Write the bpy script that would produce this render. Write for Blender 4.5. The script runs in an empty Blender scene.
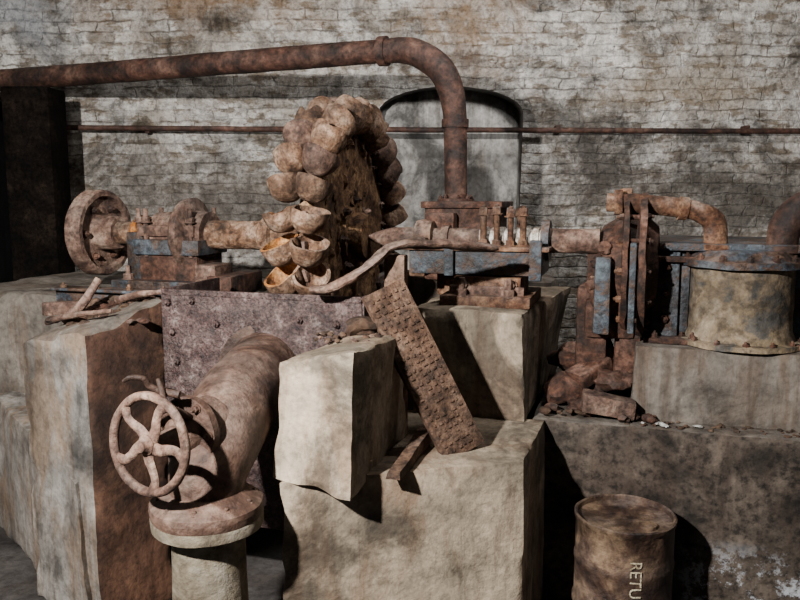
import bpy, bmesh, math, random
from mathutils import Vector, Matrix, noise
random.seed(7)
V = Vector
C0 = V((-0.24, 3.4, 0.0)); YAW = math.radians(-17)

# ------------------------------------------------------------------ materials
def nodes(name):
    m = bpy.data.materials.new(name); m.use_nodes = True
    nt = m.node_tree; nt.nodes.clear()
    out = nt.nodes.new('ShaderNodeOutputMaterial'); b = nt.nodes.new('ShaderNodeBsdfPrincipled')
    nt.links.new(b.outputs[0], out.inputs[0])
    b.inputs['Specular IOR Level'].default_value = 0.25
    tc = nt.nodes.new('ShaderNodeTexCoord')
    return m, nt, b, tc
def ramp(nt, fac, stops):
    r = nt.nodes.new('ShaderNodeValToRGB'); e = r.color_ramp.elements
    while len(e) < len(stops): e.new(0.5)
    for i, (p, c) in enumerate(stops):
        e[i].position = p; e[i].color = (c[0], c[1], c[2], 1) if not isinstance(c, (int, float)) else (c, c, c, 1)
    nt.links.new(fac, r.inputs[0]); return r.outputs[0]
def nz(nt, vec, scale, detail=8, rough=0.65, dist=0.0):
    n = nt.nodes.new('ShaderNodeTexNoise'); n.inputs['Scale'].default_value = scale
    n.inputs['Detail'].default_value = detail; n.inputs['Roughness'].default_value = rough
    n.inputs['Distortion'].default_value = dist
    nt.links.new(vec, n.inputs['Vector']); return n.outputs[0]
def mapping(nt, vec, sc=(1,1,1), loc=(0,0,0)):
    mp = nt.nodes.new('ShaderNodeMapping'); mp.inputs['Scale'].default_value = sc; mp.inputs['Location'].default_value = loc
    nt.links.new(vec, mp.inputs[0]); return mp.outputs[0]
def mix(nt, fac, a, b, mode='MIX'):
    m = nt.nodes.new('ShaderNodeMix'); m.data_type = 'RGBA'; m.blend_type = mode
    for idx, x in ((0, fac), (6, a), (7, b)):
        if isinstance(x, (int, float)): m.inputs[idx].default_value = x
        elif isinstance(x, tuple): m.inputs[idx].default_value = (x[0], x[1], x[2], 1)
        else: nt.links.new(x, m.inputs[idx])
    return m.outputs[2]
def math_(nt, op, a, b=0.0, clamp=False):
    m = nt.nodes.new('ShaderNodeMath'); m.operation = op; m.use_clamp = clamp
    for i, x in enumerate((a, b)):
        if isinstance(x, (int, float)): m.inputs[i].default_value = x
        else: nt.links.new(x, m.inputs[i])
    return m.outputs[0]
def bump(nt, b, h, strength=0.6, dist=0.01):
    n = nt.nodes.new('ShaderNodeBump'); n.inputs['Strength'].default_value = strength; n.inputs['Distance'].default_value = dist
    nt.links.new(h, n.inputs['Height']); nt.links.new(n.outputs[0], b.inputs['Normal'])
def tone(c, k, sat=1.25):
    l = (c[0]+c[1]+c[2])/3
    return tuple(max(0.002, (l+(x-l)*sat)*k) for x in c)

def rusty(name, stops, scale=9, dust=(0.42,0.34,0.30), dustamt=0.5, rough=0.8, metallic=0.0, bs=0.7, bd=0.006, k=0.62, sat=1.3, spec=0.3, grime=1.0):
    k *= 0.76; sat += 0.20
    m, nt, b, tc = nodes(name); o = tc.outputs['Object']
    st = [(0.5+(p-0.52)*0.62, tone(c, k, sat)) for p, c in stops]
    n1 = nz(nt, o, scale*1.3, 12, 0.7, 0.4)
    col = ramp(nt, n1, st)
    n2 = nz(nt, mapping(nt, o, (1,1,1), (3.1,7.7,1.3)), scale*0.9, 8, 0.7)
    geo = nt.nodes.new('ShaderNodeNewGeometry'); sep = nt.nodes.new('ShaderNodeSeparateXYZ')
    nt.links.new(geo.outputs['Normal'], sep.inputs[0])
    up = math_(nt, 'MULTIPLY', math_(nt, 'ADD', sep.outputs[2], 0.30, True), 0.85)
    f = math_(nt, 'MULTIPLY', ramp(nt, n2, [(0.45, 0.0), (0.60, 1.0)]), math_(nt, 'MULTIPLY', math_(nt,'ADD',up,0.06), dustamt), True)
    col = mix(nt, f, col, tone(dust, 0.58, 1.15))
    gr = ramp(nt, nz(nt, mapping(nt,o,(1,1,1),(8,2,5)), scale*0.42, 9, 0.66), [(0.40, 0.48), (0.50, 0.92), (0.60, 1.25)])
    col = mix(nt, grime, col, gr, 'MULTIPLY')
    sp = ramp(nt, nz(nt, o, scale*6, 5, 0.66), [(0.38, max(0.15,1-spec*1.7)), (0.50, 0.97), (0.64, 1+spec*1.0)])
    col = mix(nt, 1.0, col, sp, 'MULTIPLY')
    nt.links.new(col, b.inputs['Base Color'])
    b.inputs['Roughness'].default_value = rough; b.inputs['Metallic'].default_value = metallic
    h = math_(nt, 'ADD', nz(nt, o, scale*2.2, 12, 0.68), math_(nt, 'MULTIPLY', nz(nt, o, scale*10, 4, 0.6), 0.25))
    bump(nt, b, h, bs, bd*3)
    return m
RUST = rusty('rust_brown', [(0.28,(0.035,0.018,0.012)),(0.44,(0.13,0.062,0.038)),(0.56,(0.24,0.135,0.088)),(0.72,(0.40,0.26,0.18))], 8, k=.52, sat=1.1)
RUSTD = rusty('rust_dark', [(0.3,(0.014,0.009,0.008)),(0.46,(0.055,0.028,0.02)),(0.6,(0.12,0.06,0.042)),(0.76,(0.22,0.13,0.10))], 8, dustamt=0.15, k=.55, sat=1.1)
RUSTPI = rusty('rust_pipe_dark', [(0.3,(0.02,0.012,0.011)),(0.46,(0.06,0.03,0.022)),(0.6,(0.11,0.055,0.04)),(0.76,(0.20,0.12,0.09))], 6, dustamt=0.1, k=.50, rough=.7, sat=1.0)
RUSTO = rusty('rust_orange', [(0.28,(0.07,0.025,0.01)),(0.45,(0.26,0.10,0.035)),(0.58,(0.42,0.22,0.10)),(0.74,(0.55,0.38,0.24))], 10, dustamt=0.3, k=.92, sat=1.05)
RUSTP = rusty('rust_pinkish_scale', [(0.28,(0.045,0.028,0.023)),(0.45,(0.15,0.092,0.072)),(0.58,(0.25,0.163,0.128)),(0.75,(0.43,0.32,0.26))], 8, dustamt=0.35, k=.52, sat=1.1)
RUSTE = rusty('rust_elbow_pipe', [(0.28,(0.045,0.025,0.02)),(0.45,(0.12,0.072,0.055)),(0.58,(0.19,0.12,0.093)),(0.75,(0.34,0.245,0.20))], 6, dustamt=0.2, k=.48, sat=1.1, rough=.6, spec=.2)
BUCK = rusty('rust_bucket', [(0.28,(0.05,0.028,0.02)),(0.44,(0.17,0.098,0.064)),(0.57,(0.29,0.185,0.13)),(0.74,(0.55,0.41,0.32))], 10, dust=(0.55,0.44,0.36), dustamt=0.35, k=.54, sat=1.1, spec=.3)
PLATE = rusty('steel_plate_corroded', [(0.3,(0.03,0.018,0.018)),(0.48,(0.075,0.045,0.042)),(0.6,(0.115,0.075,0.069)),(0.78,(0.24,0.19,0.18))], 16, dust=(0.36,0.32,0.30), dustamt=0.2, rough=0.4, k=.62, sat=1.0, spec=.4, grime=.6)
BLUE = rusty('painted_iron_blue_grey', [(0.3,(0.025,0.018,0.016)),(0.43,(0.08,0.048,0.034)),(0.52,(0.042,0.048,0.058)),(0.72,(0.10,0.127,0.15))], 7, dust=(0.22,0.14,0.10), dustamt=0.6, rough=0.5, k=.72, sat=.9)
STEEL = rusty('worn_steel', [(0.3,(0.12,0.08,0.06)),(0.46,(0.33,0.27,0.22)),(0.6,(0.52,0.48,0.43)),(0.75,(0.62,0.6,0.56))], 14, dustamt=0.1, rough=0.45, metallic=0.3, k=1.15, sat=0.9, grime=.4)
OCHRE = rusty('rust_ochre_casing', [(0.30,(0.06,0.065,0.07)),(0.44,(0.11,0.10,0.085)),(0.55,(0.24,0.18,0.115)),(0.74,(0.40,0.33,0.25))], 4, dustamt=0.2, k=.75, sat=.9)
DISCM = rusty('rust_flaking_disc', [(0.3,(0.04,0.02,0.011)),(0.45,(0.12,0.064,0.036)),(0.58,(0.22,0.13,0.075)),(0.75,(0.38,0.25,0.15))], 13, dustamt=0.1, k=.74, sat=1.0, spec=.35, grime=.7)
GPIPE = rusty('pipe_ochre_grey', [(0.3,(0.08,0.065,0.05)),(0.45,(0.20,0.165,0.12)),(0.58,(0.30,0.26,0.2)),(0.75,(0.40,0.36,0.3))], 5, dustamt=0.1, k=.66, sat=1.0, spec=.15, grime=.6)
WOODR = rusty('corroded_grating', [(0.3,(0.04,0.024,0.016)),(0.46,(0.11,0.065,0.045)),(0.6,(0.19,0.12,0.085)),(0.76,(0.30,0.21,0.16))], 11, dustamt=0.1, k=.5, sat=1.1)
BLACK = rusty('tarred_timber', [(0.3,(0.004,0.003,0.003)),(0.5,(0.009,0.007,0.006)),(0.75,(0.022,0.017,0.014))], 8, dustamt=0.0, k=.5, bs=.3, rough=.95)
BLACK.node_tree.nodes['Principled BSDF'].inputs['Specular IOR Level'].default_value = 0.05
PAINT = rusty('cream_letter_paint', [(0.3,(0.3,0.25,0.18)),(0.5,(0.5,0.45,0.36)),(0.7,(0.6,0.55,0.45))], 30, dustamt=0.1, k=1.1, grime=.3)
DRUMM = rusty('drum_rust',[(0.3,(0.02,0.013,0.012)),(0.46,(0.055,0.034,0.026)),(0.58,(0.11,0.073,0.053)),(0.74,(0.26,0.185,0.13))],5,dustamt=.3,k=.68,sat=1.05,rough=.5,spec=.2)
WHITE = rusty('lime_fragment', [(0.3,(0.3,0.29,0.27)),(0.5,(0.5,0.49,0.46)),(0.7,(0.65,0.64,0.62))], 20, dustamt=0.1, k=1.0, sat=0.9)

def concrete(name, base, stainamt=0.6, stain=(0.20,0.12,0.075), dark=0.35, white=0.0, sc=2.2, k=0.6, streak=0.55, spk=0.13, bs=0.5):
    m, nt, b, tc = nodes(name); o = tc.outputs['Object']
    k *= 0.86
    n1 = nz(nt, o, sc, 12, 0.66, 0.4)
    c = [tone(tuple(x*q for x in base), k, 1.18) for q in (dark, 0.72, 1.0, 1.38)]
    col = ramp(nt, n1, [(0.37,c[0]),(0.46,c[1]),(0.54,c[2]),(0.65,c[3])])
    s = nt.nodes.new('ShaderNodeSeparateXYZ'); nt.links.new(o, s.inputs[0])
    st = nz(nt, mapping(nt, o, (3.0,3.0,0.9), (1.7,0,0)), 1.7, 10, 0.7, 0.7)
    f = math_(nt, 'MULTIPLY', ramp(nt, st, [(0.47,0.0),(0.57,1.0)]), stainamt)
    col = mix(nt, f, col, tone(stain, k*1.0, 1.3))
    rn = nz(nt, mapping(nt, o, (8,8,0.8), (0.3,4,0)), 1.3, 8, 0.65, 0.4)
    col = mix(nt, math_(nt,'MULTIPLY',ramp(nt, rn, [(0.51,0.0),(0.64,1.0)]),streak), col, tone(stain,k*0.5,1.05))
    gr = ramp(nt, nz(nt, mapping(nt,o,(1,1,1),(5,9,2)), sc*1.0, 11, 0.68, 0.5), [(0.40,0.34),(0.48,0.84),(0.58,1.15)])
    col = mix(nt, 1.0, col, gr, 'MULTIPLY')
    sp = ramp(nt, nz(nt, o, 40, 6, 0.65), [(0.36,1-spk*2),(0.5,1.0),(0.66,1+spk)])
    col = mix(nt, 1.0, col, sp, 'MULTIPLY')
    if white > 0:
        low = ramp(nt, s.outputs[2], [(0.0,1.0),(0.22,0.5),(0.34,0.0)])
        wn = ramp(nt, nz(nt, mapping(nt,o,(1,1,1),(0.6,0,0)), 5, 12, 0.8), [(0.51,0.0),(0.56,1.0)])
        rx = ramp(nt, math_(nt,'DIVIDE',s.outputs[0],3.0), [(0.45,0.0),(0.52,1.0)])
        col = mix(nt, math_(nt,'MULTIPLY',math_(nt,'MULTIPLY',math_(nt,'MULTIPLY',low,wn),rx),white), col, (0.50,0.53,0.58))
    nt.links.new(col, b.inputs['Base Color']); b.inputs['Roughness'].default_value = 0.85
    h = math_(nt, 'ADD', nz(nt, o, 7, 12, 0.68), math_(nt, 'MULTIPLY', nz(nt, o, 60, 4, 0.6), 0.12))
    bump(nt, b, h, bs, 0.03)
    return m
CONC = concrete('concrete_tan', (0.42,0.35,0.27), 0.6, (0.20,0.13,0.09), 0.42, k=.72)
CONCL = concrete('concrete_pale', (0.54,0.455,0.355), 0.5, (0.28,0.185,0.125), 0.5, k=.76, streak=.3)
CONCP = concrete('concrete_pier_face', (0.35,0.33,0.305), 0.6, (0.21,0.14,0.09), 0.4, k=.70)
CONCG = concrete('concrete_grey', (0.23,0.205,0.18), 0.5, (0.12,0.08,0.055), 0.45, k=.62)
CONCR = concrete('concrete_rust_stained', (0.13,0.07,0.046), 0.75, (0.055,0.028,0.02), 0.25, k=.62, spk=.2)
CONCD = concrete('concrete_damp_dark', (0.095,0.077,0.063), 0.5, (0.045,0.031,0.024), 0.35, white=0.9, sc=4, k=.72, spk=.35)
FLOORM = concrete('floor_damp', (0.09,0.082,0.078), 0.5, (0.04,0.032,0.028), 0.5, k=.7)
CEILM = concrete('ceiling_plaster', (0.3,0.29,0.27), 0.4)
RUBM = concrete('rubble_earth', (0.18,0.12,0.085), 0.6, (0.09,0.048,0.03), 0.4, sc=12, k=.45)
UNLIT = concrete('passage_unlit_dark', (0.012,0.012,0.013), 0.1, (0.006,0.006,0.006), 0.5)  # near-black colour stands in for the darkness inside the doorway passage
PLAST = concrete('niche_plaster', (0.38,0.37,0.355), 0.5, (0.15,0.13,0.11), 0.5, k=.68, sc=3)

def brick(name, axis='x'):
    m, nt, b, tc = nodes(name); o = tc.outputs['Object']
    s = nt.nodes.new('ShaderNodeSeparateXYZ'); nt.links.new(o, s.inputs[0])
    def dnoise(sc, loc):
        dn = nt.nodes.new('ShaderNodeTexNoise'); dn.inputs['Scale'].default_value = sc; dn.inputs['Detail'].default_value = 4
        nt.links.new(mapping(nt,o,(1,1,1),loc), dn.inputs['Vector'])
        ds = nt.nodes.new('ShaderNodeSeparateXYZ'); nt.links.new(dn.outputs['Color'], ds.inputs[0]); return ds
    d1 = dnoise(1.3,(0,0,0)); d2 = dnoise(10,(3,3,3))
    h0 = s.outputs[0] if axis == 'x' else s.outputs[1]
    hx = math_(nt,'ADD',math_(nt,'ADD',h0, math_(nt,'MULTIPLY',d1.outputs[0],0.45)), math_(nt,'MULTIPLY',d2.outputs[0],0.09))
    hz = math_(nt,'ADD',math_(nt,'ADD',s.outputs[2], math_(nt,'MULTIPLY',d1.outputs[1],0.09)), math_(nt,'MULTIPLY',d2.outputs[1],0.036))
    cb = nt.nodes.new('ShaderNodeCombineXYZ'); nt.links.new(hx, cb.inputs[0]); nt.links.new(hz, cb.inputs[1])
    br = nt.nodes.new('ShaderNodeTexBrick'); nt.links.new(cb.outputs[0], br.inputs['Vector'])
    br.inputs['Color1'].default_value = (0.17,0.145,0.118,1); br.inputs['Color2'].default_value = (0.43,0.395,0.35,1)
    br.inputs['Mortar'].default_value = (0.22,0.20,0.178,1); br.inputs['Scale'].default_value = 1.0
    br.inputs['Mortar Size'].default_value = 0.009; br.inputs['Mortar Smooth'].default_value = 1.0
    br.inputs['Brick Width'].default_value = 0.24; br.inputs['Row Height'].default_value = 0.068; br.inputs['Bias'].default_value = 0.0
    wash = ramp(nt, nz(nt, o, 2.6, 13, 0.76, 0.6), [(0.40,0.0),(0.53,1.0)])
    washc = ramp(nt, nz(nt, o, 7, 13, 0.78), [(0.38,(0.23,0.21,0.19)),(0.48,(0.43,0.405,0.375)),(0.6,(0.70,0.68,0.645))])
    col = mix(nt, math_(nt,'MULTIPLY',wash,0.85), br.outputs['Color'], washc)
    ex = ramp(nt, nz(nt, mapping(nt,o,(1,1,2.4),(5,0,2)), 5.5, 9, 0.66), [(0.53,0.0),(0.58,1.0)])
    col = mix(nt, math_(nt,'MULTIPLY',ex,0.75), col, (0.14,0.105,0.07))
    jn = math_(nt,'MULTIPLY', br.outputs['Fac'], ramp(nt, nz(nt,o,4,8,0.7), [(0.48,0.0),(0.6,0.75)]))
    col = mix(nt, jn, col, (0.065,0.05,0.037))
    gr = ramp(nt, nz(nt, mapping(nt,o,(1,1,1.3),(11,3,6)), 1.7, 12, 0.72, 0.8), [(0.39,0.38),(0.48,0.88),(0.6,1.15)])
    col = mix(nt, 1.0, col, gr, 'MULTIPLY')
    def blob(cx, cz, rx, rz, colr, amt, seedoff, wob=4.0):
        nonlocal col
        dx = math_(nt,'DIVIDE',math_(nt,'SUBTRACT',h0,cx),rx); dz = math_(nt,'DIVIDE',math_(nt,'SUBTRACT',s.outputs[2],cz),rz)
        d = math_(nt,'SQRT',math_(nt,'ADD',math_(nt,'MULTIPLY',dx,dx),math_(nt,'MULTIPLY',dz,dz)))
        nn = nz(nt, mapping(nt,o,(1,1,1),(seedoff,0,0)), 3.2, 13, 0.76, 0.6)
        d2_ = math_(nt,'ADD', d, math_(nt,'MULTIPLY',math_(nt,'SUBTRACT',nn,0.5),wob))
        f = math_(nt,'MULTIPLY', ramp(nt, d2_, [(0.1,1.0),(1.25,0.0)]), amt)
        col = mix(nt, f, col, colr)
    if axis == 'x':
        blob(-1.2,2.80,0.8,0.28,(0.17,0.105,0.06),0.85,1.0)
        blob(0.42,2.70,0.40,0.42,(0.20,0.125,0.07),0.8,4.0)
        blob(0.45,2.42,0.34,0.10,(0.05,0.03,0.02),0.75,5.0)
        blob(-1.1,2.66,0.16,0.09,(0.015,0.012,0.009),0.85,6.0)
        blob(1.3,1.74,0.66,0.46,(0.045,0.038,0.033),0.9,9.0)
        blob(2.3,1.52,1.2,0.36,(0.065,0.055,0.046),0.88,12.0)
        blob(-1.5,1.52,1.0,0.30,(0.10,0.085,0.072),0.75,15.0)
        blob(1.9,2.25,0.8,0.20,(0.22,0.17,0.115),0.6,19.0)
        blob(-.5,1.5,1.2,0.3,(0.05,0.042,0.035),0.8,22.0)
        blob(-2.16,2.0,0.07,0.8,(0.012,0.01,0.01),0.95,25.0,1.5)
        blob(-2.45,2.75,0.4,0.35,(0.21,0.23,0.255),0.7,29.0)
    sp = ramp(nt, nz(nt, o, 36, 7, 0.72), [(0.38,0.58),(0.5,1.0),(0.64,1.2)])
    col = mix(nt, 1.0, col, sp, 'MULTIPLY')
    nt.links.new(col, b.inputs['Base Color']); b.inputs['Roughness'].default_value = 0.92
    hh = math_(nt,'SUBTRACT', math_(nt,'MULTIPLY',nz(nt,o,5,14,0.72),2.4), math_(nt,'MULTIPLY',br.outputs['Fac'],0.28))
    hh = math_(nt,'ADD',hh, math_(nt,'MULTIPLY',nz(nt,mapping(nt,o,(1,1,2.2)),13,6,0.7),0.6))
    bump(nt, b, hh, 0.9, 0.036)
    return m
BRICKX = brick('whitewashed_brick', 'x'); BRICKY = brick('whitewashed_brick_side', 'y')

# ------------------------------------------------------------------ mesh builder
def frame(ax):
    ax = V(ax).normalized(); t = V((0,0,1)) if abs(ax.z) < 0.9 else V((1,0,0))
    u = ax.cross(t).normalized(); w = ax.cross(u).normalized(); return ax, u, w
class B:
    def __init__(s): s.v=[]; s.f=[]; s.m=[]
    def add(s, vs, fs, m=0):
        o = len(s.v); s.v += [V(x) for x in vs]
        for f in fs: s.f.append([i+o for i in f]); s.m.append(m)
    def lathe(s, org, ax, prof, m=0, seg=40, a0=0, a1=2*math.pi, cap=True):
        ax,u,w = frame(ax); org = V(org); full = abs(a1-a0-2*math.pi)<1e-4
        n = seg if full else seg+1; vs=[]; fs=[]
        for t,r in prof:
            for k in range(n):
                a = a0+(a1-a0)*k/seg
                vs.append(org+ax*t+(u*math.cos(a)+w*math.sin(a))*r)
        for i in range(len(prof)-1):
            for k in range(seg):
                k2 = (k+1)%n if full else k+1
                fs.append([i*n+k, i*n+k2, (i+1)*n+k2, (i+1)*n+k])
        if cap and full:
            if prof[0][1]>1e-5: fs.append(list(range(n))[::-1])
            if prof[-1][1]>1e-5: fs.append([(len(prof)-1)*n+k for k in range(n)])
        s.add(vs,fs,m)
    def cyl(s, p0, p1, r, m=0, r1=None, seg=24):
        p0=V(p0); p1=V(p1); L=(p1-p0).length; r1 = r if r1 is None else r1
        k = max(2,int(L/0.06)); pr=[(L*i/k, r+(r1-r)*i/k) for i in range(k+1)]
        s.lathe(p0, p1-p0, pr, m, seg)
    def box(s, c, size, m=0, rot=None, bev=0.006):
        bm = bmesh.new(); bmesh.ops.create_cube(bm, size=1.0)
        for v in bm.verts: v.co = V((v.co.x*size[0], v.co.y*size[1], v.co.z*size[2]))
        if bev>0: bmesh.ops.bevel(bm, geom=list(bm.edges), offset=min(bev,min(size)*0.3), segments=2, affect='EDGES', profile=0.6)
        R = rot if rot is not None else Matrix.Identity(3)
        bm.verts.index_update()
        s.add([R@v.co+V(c) for v in bm.verts], [[v.index for v in f.verts] for f in bm.faces], m); bm.free()
    def tube(s, pts, rad, m=0, seg=20, sub=8, flat=None, up=None, cap=True):
        pts=[V(p) for p in pts]; P=[]; R=[]
        rr = rad if isinstance(rad,(list,tuple)) else [rad]*len(pts)
        n=len(pts)
        for i in range(n-1):
            p0=pts[max(i-1,0)];p1=pts[i];p2=pts[i+1];p3=pts[min(i+2,n-1)]
            for k in range(sub):
                t=k/sub
                P.append(0.5*((2*p1)+(p2-p0)*t+(2*p0-5*p1+4*p2-p3)*t*t+(3*p1-3*p2+p3-p0)*t**3))
                R.append(rr[i]+(rr[i+1]-rr[i])*t)
        P.append(pts[-1]); R.append(rr[-1])
        T=[(P[min(i+1,len(P)-1)]-P[max(i-1,0)]).normalized() for i in range(len(P))]
        if up is None: _,u,_=frame(T[0])
        else: u=V(up)
        vs=[];fs=[]
        for i in range(len(P)):
            u=(u-T[i]*u.dot(T[i])).normalized(); w=T[i].cross(u)
            for k in range(seg):
                a=2*math.pi*k/seg
                fx,fy=(1,1) if flat is None else flat
                vs.append(P[i]+(u*math.cos(a)*fx+w*math.sin(a)*fy)*R[i])
        for i in range(len(P)-1):
            for k in range(seg):
                k2=(k+1)%seg; fs.append([i*seg+k,i*seg+k2,(i+1)*seg+k2,(i+1)*seg+k])
        if cap: fs.append(list(range(seg))[::-1]); fs.append([(len(P)-1)*seg+k for k in range(seg)])
        s.add(vs,fs,m)
    def torus(s, c, nrm, R, r, m=0, seg=56, sg=14):
        ax,u,w=frame(nrm); vs=[];fs=[]
        for i in range(seg):
            a=2*math.pi*i/seg; d=u*math.cos(a)+w*math.sin(a)
            for k in range(sg):
                b=2*math.pi*k/sg; vs.append(V(c)+d*(R+r*math.cos(b))+ax*r*math.sin(b))
        for i in range(seg):
            for k in range(sg):
                i2=(i+1)%seg;k2=(k+1)%sg; fs.append([i*sg+k,i2*sg+k,i2*sg+k2,i*sg+k2])
        s.add(vs,fs,m)
    def bolt(s, p, ax, r=0.012, h=0.014, m=0, stud=0.0):
        p=V(p); a=V(ax).normalized()
        s.lathe(p-a*0.004, a, [(0,r*1.35),(0.004,r*1.35)], m, 14)
        s.lathe(p, a, [(0,r),(h*0.85,r),(h,r*0.8)], m, 6)
        s.lathe(p, a, [(0,r*0.5),(h+0.006+stud,r*0.5),(h+0.009+stud,r*0.3)], m, 10)
    def boltring(s, c, ax, R, n, r=0.012, h=0.014, m=0, off=0.0):
        a,u,w=frame(ax)
        for i in range(n):
            t=2*math.pi*i/n+off; s.bolt(V(c)+(u*math.cos(t)+w*math.sin(t))*R, ax, r, h, m)
    def rock(s, c, r, m=0, sq=(1,1,0.7), sub=2):
        bm=bmesh.new(); bmesh.ops.create_icosphere(bm, subdivisions=sub, radius=1.0)
        sd=V((random.random()*50,random.random()*50,random.random()*50)); R=Matrix.Rotation(random.random()*6.28,3,'Z')
        bm.verts.index_update(); vs=[]
        for v in bm.verts:
            k=1+0.55*noise.noise(v.co*1.3+sd)+0.2*noise.noise(v.co*3.5+sd)
            q=v.co*k; vs.append(R@V((q.x*sq[0]*r,q.y*sq[1]*r,q.z*sq[2]*r))+V(c))
        s.add(vs,[[v.index for v in f.verts] for f in bm.faces],m); bm.free()
    def block(s, bot, top, m=0, n=30, amp=0.006, chip=0.035, fm=None):
        bot=[V(p) for p in bot]; top=[V(p) for p in top]
        def tri(u,v,w):
            a=bot[0].lerp(bot[1],u); b=bot[3].lerp(bot[2],u); c=top[0].lerp(top[1],u); d=top[3].lerp(top[2],u)
            return a.lerp(b,v).lerp(c.lerp(d,v),w)
        lu=(bot[1]-bot[0]).length; lv=(bot[3]-bot[0]).length; lw=(top[0]-bot[0]).length
        key={}
        def gv(i,j,k):
            if (i,j,k) in key: return key[(i,j,k)]
            u,v,w=i/n,j/n,k/n; p=tri(u,v,w)
            ds=sorted([min(u,1-u)*lu,min(v,1-v)*lv,min(w,1-w)*lw]); de=math.hypot(ds[0],ds[1])
            q=p+noise.noise_vector(p*5)*amp*1.0+noise.noise_vector(p*20)*amp*0.45
            if de<chip*1.8:
                k_=(1-de/(chip*1.8))**1.3; nn=max(0.10,0.4+1.3*noise.noise(p*9+V((9,2,4))))
                tgt=tri(.5+(u-.5)*0.8,.5+(v-.5)*0.8,.5+(w-.5)*0.8)
                q=q+(tgt-p).normalized()*chip*nn*k_
            key[(i,j,k)]=len(vs); vs.append(q); return key[(i,j,k)]
        vs=[];fs=[];ms=[]
        fm=fm or {}
        for a in range(n):
            for b in range(n):
                for name,q in (('bottom',[(a,b,0),(a,b+1,0),(a+1,b+1,0),(a+1,b,0)]),('top',[(a,b,n),(a+1,b,n),(a+1,b+1,n),(a,b+1,n)]),
                    ('front',[(a,0,b),(a+1,0,b),(a+1,0,b+1),(a,0,b+1)]),('back',[(a,n,b),(a,n,b+1),(a+1,n,b+1),(a+1,n,b)]),
                    ('left',[(0,a,b),(0,a,b+1),(0,a+1,b+1),(0,a+1,b)]),('right',[(n,a,b),(n,a+1,b),(n,a+1,b+1),(n,a,b+1)])):
                    fs.append([gv(*x) for x in q]); ms.append(fm.get(name,m))
        o=len(s.v); s.v+=vs
        for f,mm in zip(fs,ms): s.f.append([i+o for i in f]); s.m.append(mm)
    def done(s, name, mats, machine=False, rough=0.0, fr=12, sharp=38):
        if rough>0:
            for i,v in enumerate(s.v): s.v[i]=v+noise.noise_vector(v*fr)*rough+noise.noise_vector(v*fr*3.1)*rough*0.35
        me=bpy.data.meshes.new(name); me.from_pydata([tuple(v) for v in s.v],[],s.f)
        for mt in mats: me.materials.append(mt)
        me.polygons.foreach_set('material_index', s.m); me.polygons.foreach_set('use_smooth',[True]*len(s.f))
        me.update(); me.validate()
        try: me.set_sharp_from_angle(angle=math.radians(sharp))
        except Exception: pass
        ob=bpy.data.objects.new(name,me); bpy.context.scene.collection.objects.link(ob)
        if machine: ob.location=C0; ob.rotation_euler=(0,0,YAW)
        return ob
def simplebox(name,x0,x1,y0,y1,z0,z1,mat):
    b=B(); b.box(((x0+x1)/2,(y0+y1)/2,(z0+z1)/2),(x1-x0,y1-y0,z1-z0),0,bev=0); return b.done(name,[mat])

# ------------------------------------------------------------------ room shell
simplebox('floor',-3.4,3.4,-0.5,7.2,-0.1,0,FLOORM)
simplebox('ceiling',-3.4,3.4,-0.5,7.2,3.3,3.4,CEILM)
simplebox('wall_left',-3.4,-3.2,-0.5,5.1,0,3.3,BRICKY)
simplebox('wall_right',3.2,3.4,-0.5,5.1,0,3.3,BRICKY)
simplebox('wall_passage_left',-3.4,-3.2,5.1,6.6,0,3.3,UNLIT)
simplebox('wall_passage_back',-3.4,-1.85,6.6,6.8,0,3.3,UNLIT)
simplebox('wall_passage_right',-1.95,-1.85,5.6,6.6,0,3.3,UNLIT)
bw=B()
bw.add([(-3.2,5.1,2.22),(-2.2,5.1,2.22),(-2.2,5.1,0),(3.2,5.1,0),(3.2,5.1,3.3),(-3.2,5.1,3.3),
        (-3.2,5.6,2.22),(-2.2,5.6,2.22),(-2.2,5.6,0),(3.2,5.6,0),(3.2,5.6,3.3),(-3.2,5.6,3.3)],
       [[0,1,2,3,4,5],[11,10,9,8,7,6],[0,6,7,1],[1,7,8,2],[2,8,9,3],[3,9,10,4],[4,10,11,5],[5,11,6,0]])
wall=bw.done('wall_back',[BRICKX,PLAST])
nc=B(); prof=[(-0.14,1.0),(0.77,1.0),(0.79,2.09)]
for i in range(1,14):
    t=i/14; a=math.pi*t; prof.append((0.325+0.465*math.cos(a), 2.09+0.17*math.sin(a)))
prof.append((-0.14,2.09)); n=len(prof)
nc.add([(x,4.9,z) for x,z in prof]+[(x,5.27,z) for x,z in prof],
       [list(range(n)),[n+i for i in range(n)][::-1]]+[[i,n+i,n+(i+1)%n,(i+1)%n] for i in range(n)])
cut=nc.done('niche_cutter',[BRICKX])
bpy.context.view_layer.update()
for o_ in (wall,cut):
    bm=bmesh.new(); bm.from_mesh(o_.data); bmesh.ops.recalc_face_normals(bm,faces=bm.faces); bm.to_mesh(o_.data); bm.free()
md=wall.modifiers.new('n','BOOLEAN'); md.operation='DIFFERENCE'; md.object=cut; md.solver='EXACT'
dg=bpy.context.evaluated_depsgraph_get()
nm=bpy.data.meshes.new_from_object(wall.evaluated_get(dg)); wall.modifiers.clear(); wall.data=nm
for p in nm.polygons:
    p.use_smooth=False; c_=p.center
    if 5.11<c_.y<5.5 and -.3<c_.x<.9 and .9<c_.z<2.4: p.material_index=1
bpy.data.objects.remove(cut)

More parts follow.
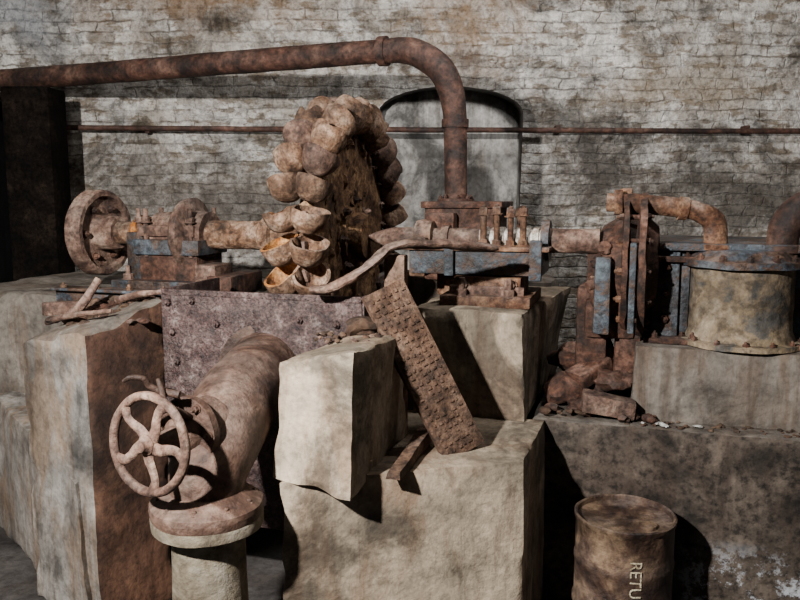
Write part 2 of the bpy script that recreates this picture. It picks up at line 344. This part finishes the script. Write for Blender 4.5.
# ------------------------------------------------------------------ concrete foundations
def Lw(x,y,z=0):
    c,s_=math.cos(YAW),math.sin(YAW); return V((C0.x+c*x-s_*y, C0.y+s_*x+c*y, z))
b=B(); b.block([(-.36,2.24,0),(.41,2.42,0),(.60,2.98,0),(-.10,3.1,0)],[(-.36,2.24,.73),(.403,2.42,.735),(.56,2.9,.73),(-.10,3.1,.73)],0,44,0.005,0.018)
b.done('concrete_foundation_block',[CONC])
b=B(); b.block([(-.385,2.27,.735),(-.145,2.17,.70),(.03,2.70,.735),(-.12,2.75,.735)],[(-.365,2.30,1.09),(-.135,2.19,1.14),(.01,2.62,1.12),(-.13,2.63,1.13)],0,36,0.006,0.018)
b.done('concrete_plinth',[CONCL])
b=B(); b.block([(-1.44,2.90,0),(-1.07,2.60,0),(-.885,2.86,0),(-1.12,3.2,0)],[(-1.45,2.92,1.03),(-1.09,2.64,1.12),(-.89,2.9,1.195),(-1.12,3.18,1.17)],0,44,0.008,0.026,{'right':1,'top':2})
b.done('concrete_pier',[CONCP,CONCR,CONCG])
b=B(); b.block([(-1.95,3.58,0),(-1.10,2.58,0),(-1.12,3.25,0),(-1.6,3.8,0)],[(-1.92,3.56,.66),(-1.16,2.66,.56),(-1.12,3.25,.62),(-1.6,3.8,.66)],0,34,0.007,0.02)
b.done('concrete_footing',[CONCP])
b=B(); b.block([(-1.95,-.3,0),(-.47,-.3,0),(-.47,.75,0),(-1.95,.75,0)],[(-1.95,-.28,1.13),(-.47,-.28,1.13),(-.47,.75,1.13),(-1.95,.75,1.13)],0,34,0.006,0.022)
b.done('bearing_foundation',[CONCG],True)
b=B(); b.block([(.40,-.31,.73),(.84,-.31,.73),(.85,.55,.73),(.40,.55,.73)],[(.40,-.29,1.15),(.82,-.29,1.145),(.93,.55,1.15),(.40,.55,1.15)],0,34,0.005,0.018)
b.done('bearing_foundation',[CONC],True)
b=B(); b.block([(.86,-.27,0),(2.6,-.27,0),(2.6,1.3,0),(.86,1.3,0)],[(.86,-.26,.73),(2.6,-.26,.73),(2.6,1.3,.73),(.86,1.3,.73)],0,50,0.006,0.018,{'top':1})
b.done('stone_ledge',[CONCD,CONCG],True)
b=B(); b.block([(1.22,-.13,.725),(2.3,-.13,.725),(2.3,.75,.725),(1.22,.75,.725)],[(1.23,-.12,1.01),(2.3,-.12,1.01),(2.3,.75,1.01),(1.23,.75,1.01)],0,34,0.005,0.018)
b.done('pump_plinth',[CONCG],True)
b=B(); b.block([(-.47,.72,0),(.84,.72,0),(.84,1.0,0),(-.47,1.0,0)],[(-.47,.72,1.16),(.84,.72,1.16),(.84,1.0,1.16),(-.47,1.0,1.16)],0,24,0.006,0.03)
b.done('masonry_backing_block',[CONCG],True)

# ------------------------------------------------------------------ casing front plate
b=B()
b.box((-.065,-.70,.80),(.79,.014,.88),0,bev=0.003)
b.box((-.065,-.685,1.225),(.79,.05,.014),0,bev=0.003)
b.box((.33,-.60,.93),(.014,.2,.62),0,bev=0.003)
b.box((-.455,-.50,.93),(.014,.4,.62),0,bev=0.003)
for x,z in ((-.43,1.19),(-.415,1.08),(-.40,.97),(-.23,1.12),(.10,1.15),(.24,1.14),(-.33,1.2)):
    b.bolt((x,-.707,z),(0,-1,0),.012,.012,0)
b.done('turbine_casing_plate',[PLATE],True)

# ------------------------------------------------------------------ pelton wheel
ZA=1.40
b=B()
def bucket(phi, sgn, m_out, m_in, sc=1.0, br=0.0):
    pos=V((0,-math.cos(phi),math.sin(phi))); tan=V((0,math.sin(phi),math.cos(phi))); axv=V((1,0,0))
    tilt=math.radians(18+random.uniform(-3,3)); T=(tan*math.cos(tilt)+pos*math.sin(tilt)); Rr=(pos*math.cos(tilt)-tan*math.sin(tilt))
    ot=math.radians(14)*sgn; A=(axv*math.cos(ot)-T*math.sin(ot)); T2=(T*math.cos(ot)+axv*math.sin(ot))
    c=V((0,0,ZA))+pos*0.522+axv*sgn*0.063
    ra,rr,dp=0.070*sc,0.083*sc,0.092*sc; nu,nv=10,28
    def surf(k):
        vs=[]
        for i in range(nu+1):
            th=math.pi/2*i/nu
            for j in range(nv):
                a=2*math.pi*j/nv; sx=math.sin(th)**0.8
                e=br*max(0,noise.noise(V((phi*9,sgn*3+math.cos(a)*1.5,math.sin(a)*1.5))))
                vs.append(c+A*(ra*k*sx*math.cos(a))+Rr*(rr*k*sx*math.sin(a))-T2*(dp*k*math.cos(th)**0.9+e*(i/nu)**3))
        return vs
    vo=surf(1.0); vi=surf(0.87)
    def q(off,flip):
        fs=[]
        for i in range(nu):
            for j in range(nv):
                f=[off+i*nv+j,off+i*nv+(j+1)%nv,off+(i+1)*nv+(j+1)%nv,off+(i+1)*nv+j]
                fs.append(f[::-1] if flip else f)
        return fs
    N=(nu+1)*nv
    b.add(vo+vi, q(0,False), m_out)
    o=len(b.v)-2*N
    for f in q(N,True): b.f.append([x+o for x in f]); b.m.append(m_in)
    for j in range(nv):
        b.f.append([o+nu*nv+j,o+nu*nv+(j+1)%nv,o+N+nu*nv+(j+1)%nv,o+N+nu*nv+j]); b.m.append(m_in)
NB=27
for i in range(NB):
    phi=2*math.pi*i/NB+0.02
    for sg in (-1,1):
        bucket(phi,sg,0 if random.random()<.6 else 1,2 if random.random()<.5 else 0,random.uniform(.96,1.04),random.choice((0.0,0.0,0.03,0.09)))
    pos=V((0,-math.cos(phi),math.sin(phi))); tan=V((0,math.sin(phi),math.cos(phi)))
    R=Matrix((V((1,0,0)),tan,pos)).transposed()
    b.box(V((0,0,ZA))+pos*0.44-tan*0.02,(.05,.045,.10),1,R,0.006)
    b.bolt(V((.026,0,ZA))+pos*0.43,(1,0,0),.012,.012,1)
prof=[(-.05,.0),(-.05,.12)]+[(-.022,.13+.03*k) for k in range(11)]+[(-.02,.455),(.02,.455)]+[(.026,.445-.0155*k) for k in range(21)]+[(.05,.13),(.055,.0)]
b.lathe((0,0,ZA),(1,0,0),prof,3,110)
b.lathe((0,0,ZA),(1,0,0),[(-.14,.08),(-.13,.10),(-.02,.105),(.09,.105),(.11,.095),(.112,.0)],3,36)
b.boltring((.05,0,ZA),(1,0,0),.16,8,.014,.02,1)
for k in range(70):
    a=random.random()*6.28; r=random.uniform(.1,.42)
    b.rock((.022,r*math.cos(a),ZA+r*math.sin(a)),random.uniform(.008,.030),3,(.4,1,1),2)
b.done('pelton_wheel',[BUCK,RUSTP,RUSTO,DISCM],True,0.006,16)

# ------------------------------------------------------------------ shaft
b=B(); X=(1,0,0); O=(0,0,ZA)
b.lathe(O,X,[(.10,.0),(.112,.012),(.15,.026),(.20,.040),(.23,.046),(.30,.046),(.36,.044),(.44,.045),(.50,.047),(.55,.044),(.60,.044)],0,32)
prof=[(.60,.044)]
for k in range(7):
    t=.61+k*.035; prof+=[(t,.053),(t+.022,.053),(t+.024,.045),(t+.033,.045)]
b.lathe(O,X,prof,1,32)
b.lathe(O,X,[(.85,.048),(.87,.050),(.95,.049),(1.08,.050)],0,32)
b.lathe(O,X,[(.44,.05),(.44,.058),(.47,.058),(.47,.05)],0,32)
b.lathe(O,X,[(-1.30,.05),(-1.2,.055),(-.92,.055),(-.92,.05),(-.68,.05),(-.68,.064),(-.60,.066),(-.45,.064),(-.40,.067),(-.385,.08),(-.34,.08),(-.33,.06),(-.1,.058)],2,36)
b.done('turbine_shaft',[RUSTP,STEEL,BUCK],True,0.0015,20)

b=B()
b.lathe(O,X,[(-1.31,.0),(-1.31,.19),(-1.30,.205),(-1.235,.205),(-1.225,.198),(-1.225,.175),(-1.25,.165),(-1.255,.09),(-1.25,.085),(-1.16,.08),(-1.15,.074),(-1.15,.05)],0,56)
b.boltring((-1.25,0,ZA),X,.128,6,.014,.018,1)
b.done('coupling_disc',[RUSTP,RUSTD],True,0.003,14)

# ------------------------------------------------------------------ left bearing
b=B()
b.box((-.84,0,1.165),(.50,.34,.06),1); b.box((-.82,0,1.25),(.30,.22,.13),3); b.box((-.82,0,1.345),(.34,.26,.07),1)
b.lathe((-.0,0,ZA),X,[(-.93,.06),(-.93,.10),(-.80,.105),(-.80,.14),(-.775,.165),(-.745,.168),(-.735,.15),(-.72,.11),(-.66,.105),(-.66,.065)],0,40)
b.box((-.82,0,1.42),(.28,.24,.05),0)
for x,y in ((-.98,-.09),(-.93,-.11),(-.70,-.11),(-.98,.09),(-.70,.1)):
    b.cyl((x,y,1.3),(x,y,1.52),.011,0,seg=12); b.bolt((x,y,1.46),(0,0,1),.02,.022,0,.03)
b.box((-1.0,0,1.30),(.09,.2,.22),1)
b.lathe((0,0,ZA),X,[(-1.06,.058),(-1.05,.07),(-.95,.072),(-.94,.058)],2,30)
b.rock((-.97,-.05,1.45),.045,2,(1.2,.8,.8)); 
for x in (-1.03,-.66): b.bolt((x,-.12,1.195),(0,0,1),.022,.025,0,.03)
b.box((-.62,-.05,1.22),(.10,.16,.10),0); b.box((-.54,.0,1.18),(.12,.3,.09),3)
b.done('shaft_bearing',[RUSTP,BLUE,RUSTO,RUSTD],True,0.003,16)
b=B(); b.box((-.86,-.33,1.17),(.78,.10,.012),0); b.box((-.86,-.33,1.10),(.78,.10,.012),0); b.box((-.86,-.335,1.135),(.78,.014,.07),0)
for k in range(5): b.bolt((-1.2+k*.17,-.35,1.177),(0,0,1),.014,.014,1)
b.done('steel_channel',[BLUE,RUST],True,0.003)

# ------------------------------------------------------------------ right bearing
b=B()
b.box((.655,-.02,1.168),(.36,.36,.045),1); b.box((.655,-.02,1.215),(.27,.24,.09),1)
b.box((.60,0,1.32),(.54,.26,.11),0,bev=.012); b.box((.60,0,1.372),(.60,.30,.018),1)
b.box((.36,-.02,1.33),(.07,.20,.16),1,bev=.01)
b.lathe((0,0,ZA),X,[(.33,.05),(.33,.075),(.36,.08),(.40,.075),(.40,.05)],1,30)
b.lathe((0,0,ZA),X,[(.855,.05),(.855,.082),(.885,.082),(.885,.05)],0,30)
b.box((.845,-.14,1.33),(.05,.03,.16),0,bev=.006); b.box((.50,-.14,1.33),(.04,.03,.14),0,bev=.006)
for x,y,t in ((.625,-.075,1.535),(.68,-.075,1.54),(.735,-.075,1.53),(.785,-.075,1.535),(.65,.075,1.53),(.75,.075,1.53)):
    b.cyl((x,y,1.36),(x,y,t-.02),.0125,1,seg=12); b.bolt((x,y,t-.03),(0,0,1),.018,.028,1,.0); b.bolt((x,y,1.385),(0,0,1),.02,.02,1)
for x in (.56,.75):
    b.bolt((x,-.175,1.19),(0,0,1),.024,.026,2,.035); b.bolt((x,-.15,1.23),(0,-1,0),.02,.02,2)
b.box((.655,-.145,1.20),(.30,.02,.05),2)
b.done('shaft_bearing',[BLUE,RUST,RUSTP],True,0.003,16)

# ------------------------------------------------------------------ flanged coupling housing at right
b=B()
c=(0,.10,1.30)
b.lathe(c,X,[(1.03,.05),(1.035,.11),(1.07,.12),(1.09,.16),(1.14,.19),(1.165,.20),(1.17,.28),(1.19,.285),(1.195,.23),(1.225,.225),(1.23,.29),(1.255,.295),(1.26,.2),(1.30,.16),(1.31,.0)],0,64)
b.boltring((1.17,c[1],c[2]),(-1,0,0),.255,14,.014,.018,1); b.boltring((1.255,c[1],c[2]),(1,0,0),.26,14,.013,.016,0)
for k in range(14):
    a=2*math.pi*k/14; b.cyl((1.16,c[1]+.255*math.cos(a),c[2]+.255*math.sin(a)),(1.25,c[1]+.255*math.cos(a),c[2]+.255*math.sin(a)),.009,0,seg=8)
for k in range(26):
    a=random.uniform(2.2,6.0); r=random.uniform(.08,.24)
    b.rock((random.uniform(1.05,1.14),c[1]-abs(r*math.cos(a))*.8,c[2]+r*math.sin(a)),random.uniform(.015,.045),(1,0,0,2)[k%4],(.8,1,1),3)
b.box((1.10,-.10,1.20),(.06,.06,.30),2,None,.01)
b.box((1.06,.10,1.02),(.12,.24,.40),0,bev=.02); b.box((1.2,.12,.92),(.10,.30,.4),0,bev=.02)
b.box((1.13,.10,1.10),(.20,.30,.16),0,bev=.03)
b.box((1.21,-.17,1.24),(.025,.03,.34),2,bev=.006); b.box((1.17,.10,1.56),(.05,.10,.10),1,bev=.012)
b.done('flanged_housing',[RUSTD,RUST,BLUE],True,0.006,12)

# ------------------------------------------------------------------ pump on the right
b=B()
pc=(1.615,.08,0)
b.box((1.75,.34,1.20),(1.04,.46,.38),0,bev=.02)
b.box((1.75,.28,1.385),(1.06,.56,.03),0,bev=.008)
b.box((1.335,.10,1.21),(.10,.14,.38),0,bev=.01); b.box((1.95,.10,1.21),(.12,.16,.38),0,bev=.01)
b.box((1.40,.08,1.21),(.05,.05,.36),0,bev=.01)
b.lathe(pc,(0,0,1),[(1.012,.235),(1.03,.235),(1.035,.203),(1.07,.19),(1.14,.187),(1.16,.191),(1.22,.187),(1.31,.187)],1,56)
b.lathe(pc,(0,0,1),[(1.31,.187),(1.315,.225),(1.34,.227),(1.345,.205),(1.375,.16),(1.385,.0)],0,56)
b.boltring((pc[0],pc[1],1.342),(0,0,1),.208,14,.013,.016,2)
b.boltring((pc[0],pc[1],1.03),(0,0,1),.219,14,.011,.012,2)
b.box((1.75,.02,1.338),(.98,.05,.022),2,bev=.004)
b.box((1.75,.0,1.022),(.98,.10,.02),2,bev=.004)
for k in range(7): b.bolt((1.30+k*.14,-.02,1.036),(0,0,1),.012,.014,2)
for z in (1.10,1.2,1.3): b.bolt((1.335,.03,z),(0,-1,0),.016,.02,2)
b.done('water_pump',[BLUE,OCHRE,RUSTD],True,0.003,14)
b=B()
b.tube([(1.10,.02,1.555),(1.22,.02,1.55),(1.36,.04,1.535),(1.44,.05,1.52),(1.50,.06,1.48),(1.51,.06,1.41),(1.51,.06,1.375)],[.036,.038,.037,.038,.044,.044,.046],0,22)
b.lathe((1.51,.06,1.375),(0,0,1),[(0,.075),(.02,.075),(.022,.05)],0,24)
b.lathe((1.13,.02,1.555),(1,0,0),[(0,.05),(.03,.05)],0,24)
b.lathe((1.37,.043,1.533),(1,.15,-.1),[(0,.046),(.03,.046)],0,24)
b.done('feed_pipe',[RUST],True,0.003,18)
b=B()
b.tube([(1.75,.08,1.375),(1.75,.08,1.43),(1.775,.08,1.495),(1.84,.09,1.545),(1.94,.10,1.555),(2.12,.10,1.555)],[.055,.058,.062,.064,.062,.062],0,24)
b.lathe((1.75,.08,1.37),(0,0,1),[(0,.09),(.025,.09),(.028,.06)],0,28)
b.done('outlet_pipe',[RUSTPI],True,0.003,18)

# ------------------------------------------------------------------ overhead pipe with elbow
b=B()
p=[(-3.1,4.99,2.262),(-2.43,4.86,2.265),(-1.6,4.53,2.265),(-.8,4.22,2.272),(-.12,3.95,2.275),(.02,3.895,2.272),(.12,3.86,2.235),(.20,3.84,2.17),(.245,3.83,2.07),(.262,3.83,1.96),(.268,3.83,1.8),(.272,3.83,1.60),(.272,3.83,1.5)]
b.tube(p,[.062,.062,.060,.060,.058,.062,.066,.066,.062,.058,.055,.055,.055],0,26,10)
b.lathe((-.10,3.942,2.275),(.93,-.365,0),[(0,.072),(.04,.072)],0,28)
b.lathe((.265,3.83,1.90),(0,0,1),[(0,.066),(.04,.066)],0,28)
b.lathe((.272,3.83,1.53),(0,0,1),[(-.01,.07),(0,.09),(.03,.09),(.032,.06)],0,32)
b.boltring((.272,3.83,1.562),(0,0,1),.075,8,.010,.012,0)
b.done('overhead_water_pipe',[RUSTPI],False,0.003,9)
b=B()
b.box((.43,.52,1.36),(.34,.34,.36),0,bev=.02); b.box((.44,.5,1.535),(.38,.34,.03),0,bev=.006); b.box((.35,.36,1.44),(.14,.16,.12),0,bev=.015)
b.box((.46,.22,1.24),(.14,.26,.18),1,bev=.01)
b.done('pipe_support_chamber',[RUSTD,RUST],True,0.004)
b=B(); b.tube([(-2.18,5.02,1.995),(-1,5.0,1.985),(0.3,5.0,1.98),(1.5,5.01,1.975),(3.15,5.02,1.97)],.017,0,12,10)
for x in (-1.6,1.0,2.2): b.box((x,5.06,1.985),(.03,.08,.05),0)
b.done('wall_conduit_pipe',[RUSTPI],False,0.003,5)
b=B(); b.box((-2.11,4.6,1.09),(.27,.24,2.18),0,bev=.012); b.done('timber_post',[BLACK],False,0.004,5)

# ------------------------------------------------------------------ inlet elbow pipe
b=B()
el=[(-.487,2.74,.955),(-.495,2.62,.955),(-.505,2.48,.95),(-.52,2.34,.925),(-.54,2.22,.865),(-.552,2.15,.80),(-.553,2.13,.72)]
b.tube(el,[.138,.133,.131,.130,.124,.113,.10],0,48,10,cap=False)
b.lathe((-.484,2.775,.955),(-.02,-1,0),[(0,.175),(.025,.175),(.03,.145),(.05,.140)],0,44)
b.lathe((-.553,2.13,.685),(0,0,1),[(0,.158),(.02,.162),(.022,.162),(.036,.160),(.05,.14),(.07,.108)],0,60)
b.lathe((-.553,2.13,.64),(0,0,1),[(0,.125),(.012,.158),(.04,.16),(.044,.158)],1,52)
b.boltring((-.553,2.13,.72),(0,0,1),.135,10,.013,.014,0)
b.lathe((-.553,2.13,0),(0,0,1),[(0,.125),(.3,.112),(.5,.106),(.64,.104)],1,44)
b.done('inlet_elbow_pipe',[RUSTE,GPIPE],False,0.0035,10)
hub=V((-.665,1.985,.935)); nrm=V((-.46,-.87,.08)).normalized(); org=V((-.555,2.20,.925))
b=B()
d=(hub-org).normalized(); L=(hub-org).length
b.lathe(org,d,[(0,.085),(.07,.08),(.075,.10),(.10,.10),(.105,.06),(.14,.045),(.15,.03),(L-.02,.016),(L+.02,.012),(L+.03,.008)],0,30)
b.boltring(org+d*.105,d,.083,6,.010,.012,0)
b.tube([(-.60,2.17,1.0),(-.64,2.12,1.04),(-.66,2.09,1.05)],.012,0,10)
b.tube([(-.60,2.06,1.05),(-.65,2.06,1.06),(-.675,2.05,1.075),(-.69,2.04,1.10),(-.72,2.03,1.105),(-.74,2.03,1.095)],[.011,.010,.009,.008,.007,.005],0,10)
b.tube([(-.66,2.07,1.09),(-.645,2.05,1.065),(-.63,2.03,1.03),(-.60,2.06,1.0),(-.58,2.10,.97)],[.006,.009,.009,.011,.011],0,10)
b.done('gate_valve',[RUSTE],False,0.002,18)
b=B(); RW=.129
ax,u,w=frame(nrm); b.torus(hub,nrm,RW,.0125,0,64,14)
b.lathe(hub-nrm*.018,nrm,[(0,.022),(.004,.027),(.03,.027),(.036,.02),(.05,.016),(.052,.0)],0,24)
for k in range(5):
    a0=2*math.pi*k/5+.35; pts=[]
    for r,da in ((.018,-.15),(.045,.05),(.075,.22),(.10,.22),(.124,.12)):
        a=a0+da; pts.append(hub+(u*math.cos(a)+w*math.sin(a))*r)
    b.tube(pts,[.019,.016,.0135,.0135,.018],0,12,6,flat=(.6,1),up=nrm)
b.done('handwheel',[RUSTP],False,0.0012,22)

# ------------------------------------------------------------------ bent flat bar, post, cover plate, offcut
b=B()
b.tube([(-.30,2.60,1.268),(-.24,2.60,1.275),(-.17,2.62,1.305),(-.10,2.64,1.35),(-.05,2.66,1.395),(.0,2.68,1.415),(.14,2.73,1.413),(.26,2.78,1.402),(.34,2.82,1.392)],[.030,.045,.05,.046,.044,.046,.048,.046,.030],0,16,8,flat=(.36,1),up=(0,0,1))
b.done('bent_iron_bar',[RUSTP],False,0.007,18)
b=B(); b.box((.42,-.60,1.05),(.075,.05,.66),0,bev=.006); b.box((.40,-.45,1.12),(.05,.30,.05),0); b.done('iron_bracket_post',[RUST],True,0.003)
b=B()
Lv=V((.447,-.136,-.88)).normalized(); Wv=V((.86,.42,.33)); Wv=(Wv-Lv*Wv.dot(Lv)).normalized(); Nv=Wv.cross(Lv).normalized()
if Nv.y>0: Nv=-Nv
cen=V((.078,2.565,1.0)); R=Matrix((Wv,Nv,Lv)).transposed(); bl=.62; bw_=.16
b.box(cen,(bw_,.026,bl),0,R,.003)
for i in range(24):
    for j in range(6):
        if random.random()<.85:
            b.box(cen+Lv*(-bl/2+.03+i*(bl-.06)/23+random.uniform(-.003,.003))+Wv*(-.058+j*.023+random.uniform(-.004,.004))+Nv*.014,(random.uniform(.006,.017),.007,random.uniform(.006,.012)),0,R,.001)
b.done('corroded_cover_plate',[WOODR],False,0.0012,16)
b=B(); b.block([(-.045,2.25,.738),(.0,2.24,.738),(.115,2.60,.738),(.07,2.62,.738)],[(-.04,2.25,.757),(.0,2.25,.76),(.11,2.60,.79),(.07,2.62,.79)],0,14,.004,.006)
b.done('timber_offcut',[WOODR])

# ------------------------------------------------------------------ rubble
def rubble(name,items,mats):
    b=B()
    for (c,r,m,sq) in items: b.rock(c,r,m,sq,3 if r>.03 else 2)
    b.done(name,mats,False,0.003,25)
it=[]
for k in range(100):
    p_=Lw(random.uniform(.9,1.36),random.uniform(-.21,.3)); it.append(((p_.x,p_.y,.735+random.random()*.02),random.uniform(.006,.026),random.randint(0,1),(1.2,1,.65)))
for k in range(80):
    p_=Lw(random.uniform(1.2,2.3),random.uniform(-.23,-.14)); it.append(((p_.x,p_.y,.733),random.uniform(.003,.010),0,(1.3,1,.6)))
for k in range(6):
    p_=Lw(random.uniform(1.26,1.5),random.uniform(-.22,-.18)); it.append(((p_.x,p_.y,.738),random.uniform(.006,.016),2,(1.6,.9,.4)))
for x,y,z,r,sq in ((.98,-.02,.80,.085,(1.1,.9,.8)),(1.10,.0,.80,.08,(1.1,.9,.8)),(.97,.12,.9,.08,(1,1,.8)),(1.09,.12,.92,.08,(1,1,1)),(1.05,-.14,.765,.05,(1.4,.9,.6)),(1.16,-.08,.86,.06,(1.3,.9,.7))):
    p_=Lw(x,y); it.append(((p_.x,p_.y,z),r,1,sq))
rubble('rubble_pile',it,[RUBM,RUSTD,WHITE])
it=[]
for k in range(30):
    it.append(((random.uniform(-.28,-.04),random.uniform(2.42,2.60),1.122+random.random()*.008),random.uniform(.005,.014),random.randint(0,1),(1,1,.7)))
it.append(((-.13,2.58,1.145),.045,0,(1.3,1,.6)))
rubble('rubble_pile',it,[RUBM,RUSTP])
it=[]
for k in range(80):
    t=random.random(); s_=random.random()
    x=-1.36+.42*t+s_*.02; y=2.94-.20*t+s_*.26
    it.append(((x+.06*s_,y,1.09+.07*s_+t*.03),random.uniform(.008,.026),random.randint(0,1),(1.4,1,.6)))
rubble('rubble_pile',it,[RUBM,RUSTD])
b=B(); p_=Lw(1.14,-.17); R=Matrix.Rotation(math.radians(-12),3,'Z')
b.box((p_.x,p_.y,.785),(.20,.10,.07),0,R@Matrix.Rotation(.15,3,'Y'),.012); b.done('loose_brick',[RUSTP],False,.006,14)
b=B(); p_=Lw(1.06,-.03); b.box((p_.x,p_.y,.88),(.17,.10,.07),0,Matrix.Rotation(.5,3,'Z')@Matrix.Rotation(-.35,3,'Y'),.012); b.done('loose_brick',[RUSTD],False,.006,14)
b=B()
b.tube([(-1.30,2.98,1.10),(-1.22,2.96,1.17),(-1.17,3.0,1.26)],[.02,.018,.014],0,10)
b.tube([(-1.38,3.0,1.09),(-1.22,2.86,1.14),(-1.05,2.80,1.165)],[.012,.012,.008],0,10)
b.tube([(-1.12,3.05,1.17),(-1.02,2.98,1.20),(-.9,2.93,1.22)],[.014,.014,.010],0,10)
b.box((-1.33,3.05,1.14),(.16,.05,.05),0,Matrix.Rotation(.6,3,'Z'),.006)
b.done('scrap_iron_rods',[RUSTP],False,.003,20)

# ------------------------------------------------------------------ drum with stencilled lettering
dc=V((.79,2.6,0)); DR=.168
b=B()
b.lathe(dc,(0,0,1),[(0,0),(0,DR),(.012,DR+.005),(.02,DR),(.14,DR),(.15,DR+.006),(.165,DR+.006),(.175,DR),(.30,DR),(.31,DR+.003),(.325,DR+.003),(.335,DR),(.458,DR),(.466,DR+.006),(.478,DR+.006),(.482,DR),(.478,DR-.006),(.462,DR-.008),(.458,DR-.02),(.458,.10),(.460,.05),(.460,0)],0,72)
b.lathe(dc+V((.06,-.07,.458)),(0,0,1),[(0,.03),(.012,.03),(.014,.02),(.014,0)],0,20)
cu=bpy.data.curves.new('t','FONT'); cu.body='RETURN'; cu.size=.055; to=bpy.data.objects.new('t',cu); bpy.context.scene.collection.objects.link(to)
bpy.context.view_layer.update(); dg=bpy.context.evaluated_depsgraph_get(); tm=bpy.data.meshes.new_from_object(to.evaluated_get(dg))
vs=[]
for v in tm.vertices:
    a=math.radians(-99)+ (v.co.y)/DR; r=DR+.0055
    vs.append(V((dc.x+r*math.cos(a),dc.y+r*math.sin(a),.385-v.co.x)))
fs=[list(p.vertices) for p in tm.polygons]; b.add(vs,fs,1); bpy.data.objects.remove(to)
b.done('oil_drum',[DRUMM,PAINT],False,0.0015,14)

# ------------------------------------------------------------------ lights, world, camera
def area(name,loc,tgt,power,size,col=(1,1,1)):
    l=bpy.data.lights.new(name,'AREA'); l.energy=power; l.size=size; l.color=col; l.shape='DISK'
    o=bpy.data.objects.new(name,l); bpy.context.scene.collection.objects.link(o); o.location=loc
    o.rotation_euler=(V(tgt)-V(loc)).to_track_quat('-Z','Y').to_euler(); return o
area('work_lamp',(-1.25,.45,2.35),(.15,3.6,1.5),390,.09,(1,.965,.92))
area('wall_fill_light',(.9,2.9,3.2),(.95,5.1,2.1),55,.35,(1,.985,.97))  # added fill light, brightens the back wall
w=bpy.data.worlds.new('World'); bpy.context.scene.world=w; w.use_nodes=True
w.node_tree.nodes['Background'].inputs[0].default_value=(.8,.87,1,1); w.node_tree.nodes['Background'].inputs[1].default_value=.045
cd=bpy.data.cameras.new('Camera'); cd.lens=35; cd.sensor_width=36; co=bpy.data.objects.new('Camera',cd)
bpy.context.scene.collection.objects.link(co); co.location=(0,0,1.6); co.rotation_euler=(math.radians(82),0,0)
bpy.context.scene.camera=co
